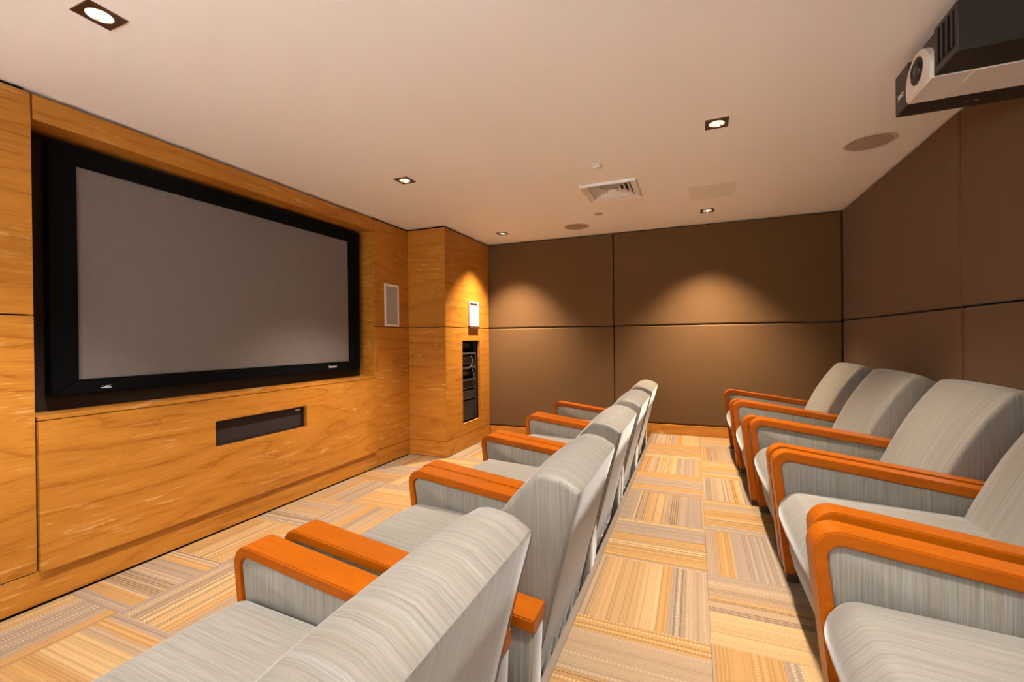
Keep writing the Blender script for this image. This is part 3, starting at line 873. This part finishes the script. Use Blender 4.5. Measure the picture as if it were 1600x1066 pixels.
def fillet(pts, radii, n=6):
    out = []
    m_ = len(pts)
    for i in range(m_):
        r = radii[i]
        p = Vector(pts[i])
        if r <= 0: out.append(tuple(p)); continue
        a = (Vector(pts[i - 1]) - p); b = (Vector(pts[(i + 1) % m_]) - p)
        ang = a.angle(b); a.normalize(); b.normalize()
        t = r / math.tan(ang / 2)
        s0, s1 = p + a * t, p + b * t
        c = p + (a + b).normalized() * (r / math.sin(ang / 2))
        v0, v1 = s0 - c, s1 - c
        tot = v0.angle(v1); sgn = 1 if v0.x * v1.y - v0.y * v1.x > 0 else -1
        for k in range(n + 1):
            th = sgn * tot * k / n
            out.append((c.x + v0.x * math.cos(th) - v0.y * math.sin(th), c.y + v0.x * math.sin(th) + v0.y * math.cos(th)))
    return out

def armchair(W, D, AW, CR):
    """x = -f (f runs from the arm fronts to the rear), y across, z up; D = depth of the back's top edge"""
    root = empty('armchair')
    zf, zr = 0.572, 0.448             # arm height front, rear
    L = D - 0.11                      # arm length
    BW = 0.037                        # wood band
    inner = W / 2 - AW
    slope = (zf - zr) / L
    for s in (-1, 1):
        ya, yb = (inner, W / 2) if s > 0 else (-W / 2, -inner)
        # bent wood rim : front post and armrest in one
        outer = fillet([(0.055, 0.04), (0.0, zf), (L, zr)], [0, 0.060, 0], 8)
        inn = fillet([(L, zr - BW), (BW, zf - BW - slope * BW), (0.055 + BW, 0.04)], [0, 0.032, 0], 8)
        poly = outer + inn
        bm = bmesh.new()
        caps = add_prism(bm, [(-f, z) for f, z in poly], 'y', ya, yb)
        bmesh.ops.recalc_face_normals(bm, faces=bm.faces[:])
        edges = list({e_ for c_ in caps for e_ in c_.edges})
        bmesh.ops.bevel(bm, geom=edges, offset=0.004, segments=2, affect='EDGES')
        o = link_mesh('armrest', bm, 'lacquer', root); smooth_by_angle(o, 40)
        # padded fabric side panel inside the rim
        pan = fillet([(0.055 + BW + 0.001, 0.065), (BW + 0.001, zf - BW - slope * BW - 0.001), (L - 0.004, zr - BW - 0.001), (L - 0.02, 0.065)], [0, 0.031, 0, 0], 6)
        cy = (ya + yb) / 2
        def nobulge(f, z, u): return (0, 0)
        bm = bmesh.new()
        hw = AW / 2 - 0.005
        secs = [(-hw, 0.006), (-hw + 0.002, 0.002), (-hw + 0.006, 0.0), (hw - 0.006, 0.0), (hw - 0.002, 0.002), (hw, 0.006)]
        rings = []
        for y, ins in secs:
            q = offset_poly(pan, ins) if ins else pan
            rings.append([bm.verts.new((-f, cy + y, z)) for f, z in q])
        for a, b in zip(rings, rings[1:]):
            for k in range(len(pan)): bm.faces.new((a[k], a[(k + 1) % len(pan)], b[(k + 1) % len(pan)], b[k]))
        bm.faces.new(rings[0]); bm.faces.new(rings[-1])
        o = link_mesh('arm_panel', bm, 'fabric', root); smooth_by_angle(o, 40)
        for f0, f1 in ((0.058, 0.105), (L - 0.09, L - 0.03)):
            bm = bmesh.new()
            add_box(bm, -f1, -f0, cy - AW / 2 + 0.008, cy + AW / 2 - 0.008, 0.0, 0.066 if f0 > 0.2 else 0.042, 0.003, 1)
            link_mesh('foot', bm, 'foot', root)
    hin = inner - 0.003
    # front rail / upholstered base
    rail = fillet([(0.085, 0.072), (0.065, 0.165), (0.075, 0.240), (D - 0.27, 0.240), (D - 0.27, 0.072)], [0.01, 0.05, 0.02, 0.01, 0.01], 4)
    loft('seat_base', rail, hin, 'fabric', root, 0.010)
    # loose seat cushion
    cush = fillet([(0.030, 0.252), (0.030, 0.401), (0.64, 0.374), (0.66, 0.250)], [0.055, 0.075, 0.03, 0.02], 9)
    def cb(f, z, u):
        k = math.sqrt(u)
        if z > 0.35 and f > 0.06: return (0, 0.022 * k * (1 if f < 0.6 else 0.3))
        if f < 0.11: return (-0.012 * k, 0)
        return (0, 0)
    cu = loft('seat_cushion', cush, hin - 0.002, 'fabric', root, 0.022, cb)
    for s in (-1, 1):
        bm = bmesh.new()
        pts = fillet([(0.14, 0.257), (0.036, 0.257), (0.036, 0.396), (0.62, 0.370)], [0, 0.050, 0.070, 0], 8)
        add_tube(bm, [(-f, s * (hin - 0.0085), z) for f, z in pts], 0.0022, 5)
        link_mesh('piping', bm, 'piping', cu, True)
    # reclined back, front face bowed
    fr = [(0.605, 0.30), (0.638, 0.385), (0.682, 0.490), (0.732, 0.600), (0.788, 0.700), (0.838, 0.775), (0.870, 0.812)]
    fr = [(0.605 + (f - 0.605) * (CR - 0.605) / (0.870 - 0.605), z) for f, z in fr]     # CR = where the front face meets the top
    prof = fr + [(CR + 0.020, 0.826), (CR + 0.045, 0.829), (D - 0.050, 0.818), (D - 0.012, 0.798), (D - 0.001, 0.788), (D, 0.778)]
    prof += [(D - 0.045, 0.62), (D - 0.096, 0.42), (D - 0.147, 0.22), (D - 0.180, 0.075), (D - 0.22, 0.07), (D - 0.25, 0.10), (D - 0.27, 0.22)]
    prof = smooth_profile(prof, set(range(9, len(prof))))
    def bb(f, z, u):
        k = math.sqrt(u)
        df = dz = 0.0
        if z > 0.34 and f < CR + 0.022: df = -0.020 * k
        if z > 0.80 and CR - 0.03 < f < D - 0.02: dz = 0.008 * k
        return (df, dz)
    bk = loft('backrest', prof, hin - 0.006, 'fabric', root, 0.016, bb, 10)
    # piping along the rear edge of the back
    hb = hin - 0.010
    pl = [(D - 0.172, 0.10), (D - 0.096, 0.42), (D - 0.045, 0.62), (D - 0.003, 0.775), (D - 0.004, 0.788)]
    loop = [(-(f + 0.001), -hb, z) for f, z in pl] + [(-(f + 0.001), hb, z) for f, z in reversed(pl)]
    bm = bmesh.new(); add_tube(bm, loop, 0.0019, 5)
    link_mesh('piping', bm, 'piping', bk, True)
    # loose skirt flap hanging under the rear of the seat
    bm = bmesh.new()
    n_ = 18
    for z0_, z1_ in ((0.02, 0.20),):
        A, B = [], []
        for k in range(n_ + 1):
            y = -hb + 2 * hb * k / n_
            wv = 0.006 * math.sin(k * 2.1)
            A.append((-(D - 0.186 + wv), y, z0_ + 0.006 * math.sin(k * 1.3))); B.append((-(D - 0.152), y, z1_))
        for off in (0.0,):
            va = [bm.verts.new(p) for p in A]; vb = [bm.verts.new(p) for p in B]
            vc = [bm.verts.new((p[0] + 0.004, p[1], p[2])) for p in A]; vd = [bm.verts.new((p[0] + 0.004, p[1], p[2])) for p in B]
            for k in range(n_):
                bm.faces.new((va[k], va[k + 1], vb[k + 1], vb[k])); bm.faces.new((vc[k], vc[k + 1], vd[k + 1], vd[k]))
                bm.faces.new((va[k], va[k + 1], vc[k + 1], vc[k])); bm.faces.new((vb[k], vb[k + 1], vd[k + 1], vd[k]))
            bm.faces.new((va[0], vb[0], vd[0], vc[0])); bm.faces.new((va[-1], vb[-1], vd[-1], vc[-1]))
    link_mesh('rear_skirt', bm, 'fabric', root, True)
    return root

def copy_tree(o, parent=None):
    c = o.copy(); COL.objects.link(c); c.parent = parent
    for ch in o.children: copy_tree(ch, c)
    return c

def row(proto, spots, group):
    src = proto
    for i, (fx, cy, z, rot, label) in enumerate(spots):
        o = src if i == 0 else copy_tree(src)
        o.location = (fx, cy, z); o.rotation_euler = (0, 0, PI + math.radians(rot))
        tag(o, label, 'armchair', group)

left = armchair(0.884, 1.095, 0.110, 0.945)
row(left, [
    (-1.462, 0.690, 0.0, 0.0, 'striped grey armchair in the front row, nearest the camera, cut by the bottom edge'),
    (-1.415, 1.620, 0.0, 0.0, 'striped grey armchair in the front row, second from the camera, showing its whole back'),
    (-1.430, 2.516, 0.0, 0.0, 'striped grey armchair in the front row, middle one of the five'),
    (-1.430, 3.408, 0.0, 0.0, 'striped grey armchair in the front row, second from the back wall'),
    (-1.435, 4.296, 0.0, 0.0, 'striped grey armchair in the front row, last one before the back wall')], 'armchairs of the front row')
right = armchair(0.790, 1.004, 0.086, 0.884)
row(right, [
    (0.250, 4.330, P, 0.0, 'striped grey armchair in the rear row, farthest in the corner of the back wall'),
    (0.266, 3.520, P, 0.0, 'striped grey armchair in the rear row, second from the back wall'),
    (0.302, 2.715, P, 0.0, 'striped grey armchair in the rear row, middle one with its back fully in view'),
    (0.302, 1.895, P, 0.0, 'striped grey armchair in the rear row, second from the camera, back cut at the right'),
    (0.272, 1.045, P, 0.0, 'striped grey armchair in the rear row, nearest the camera, only arm and seat visible')], 'armchairs of the rear row on the platform')
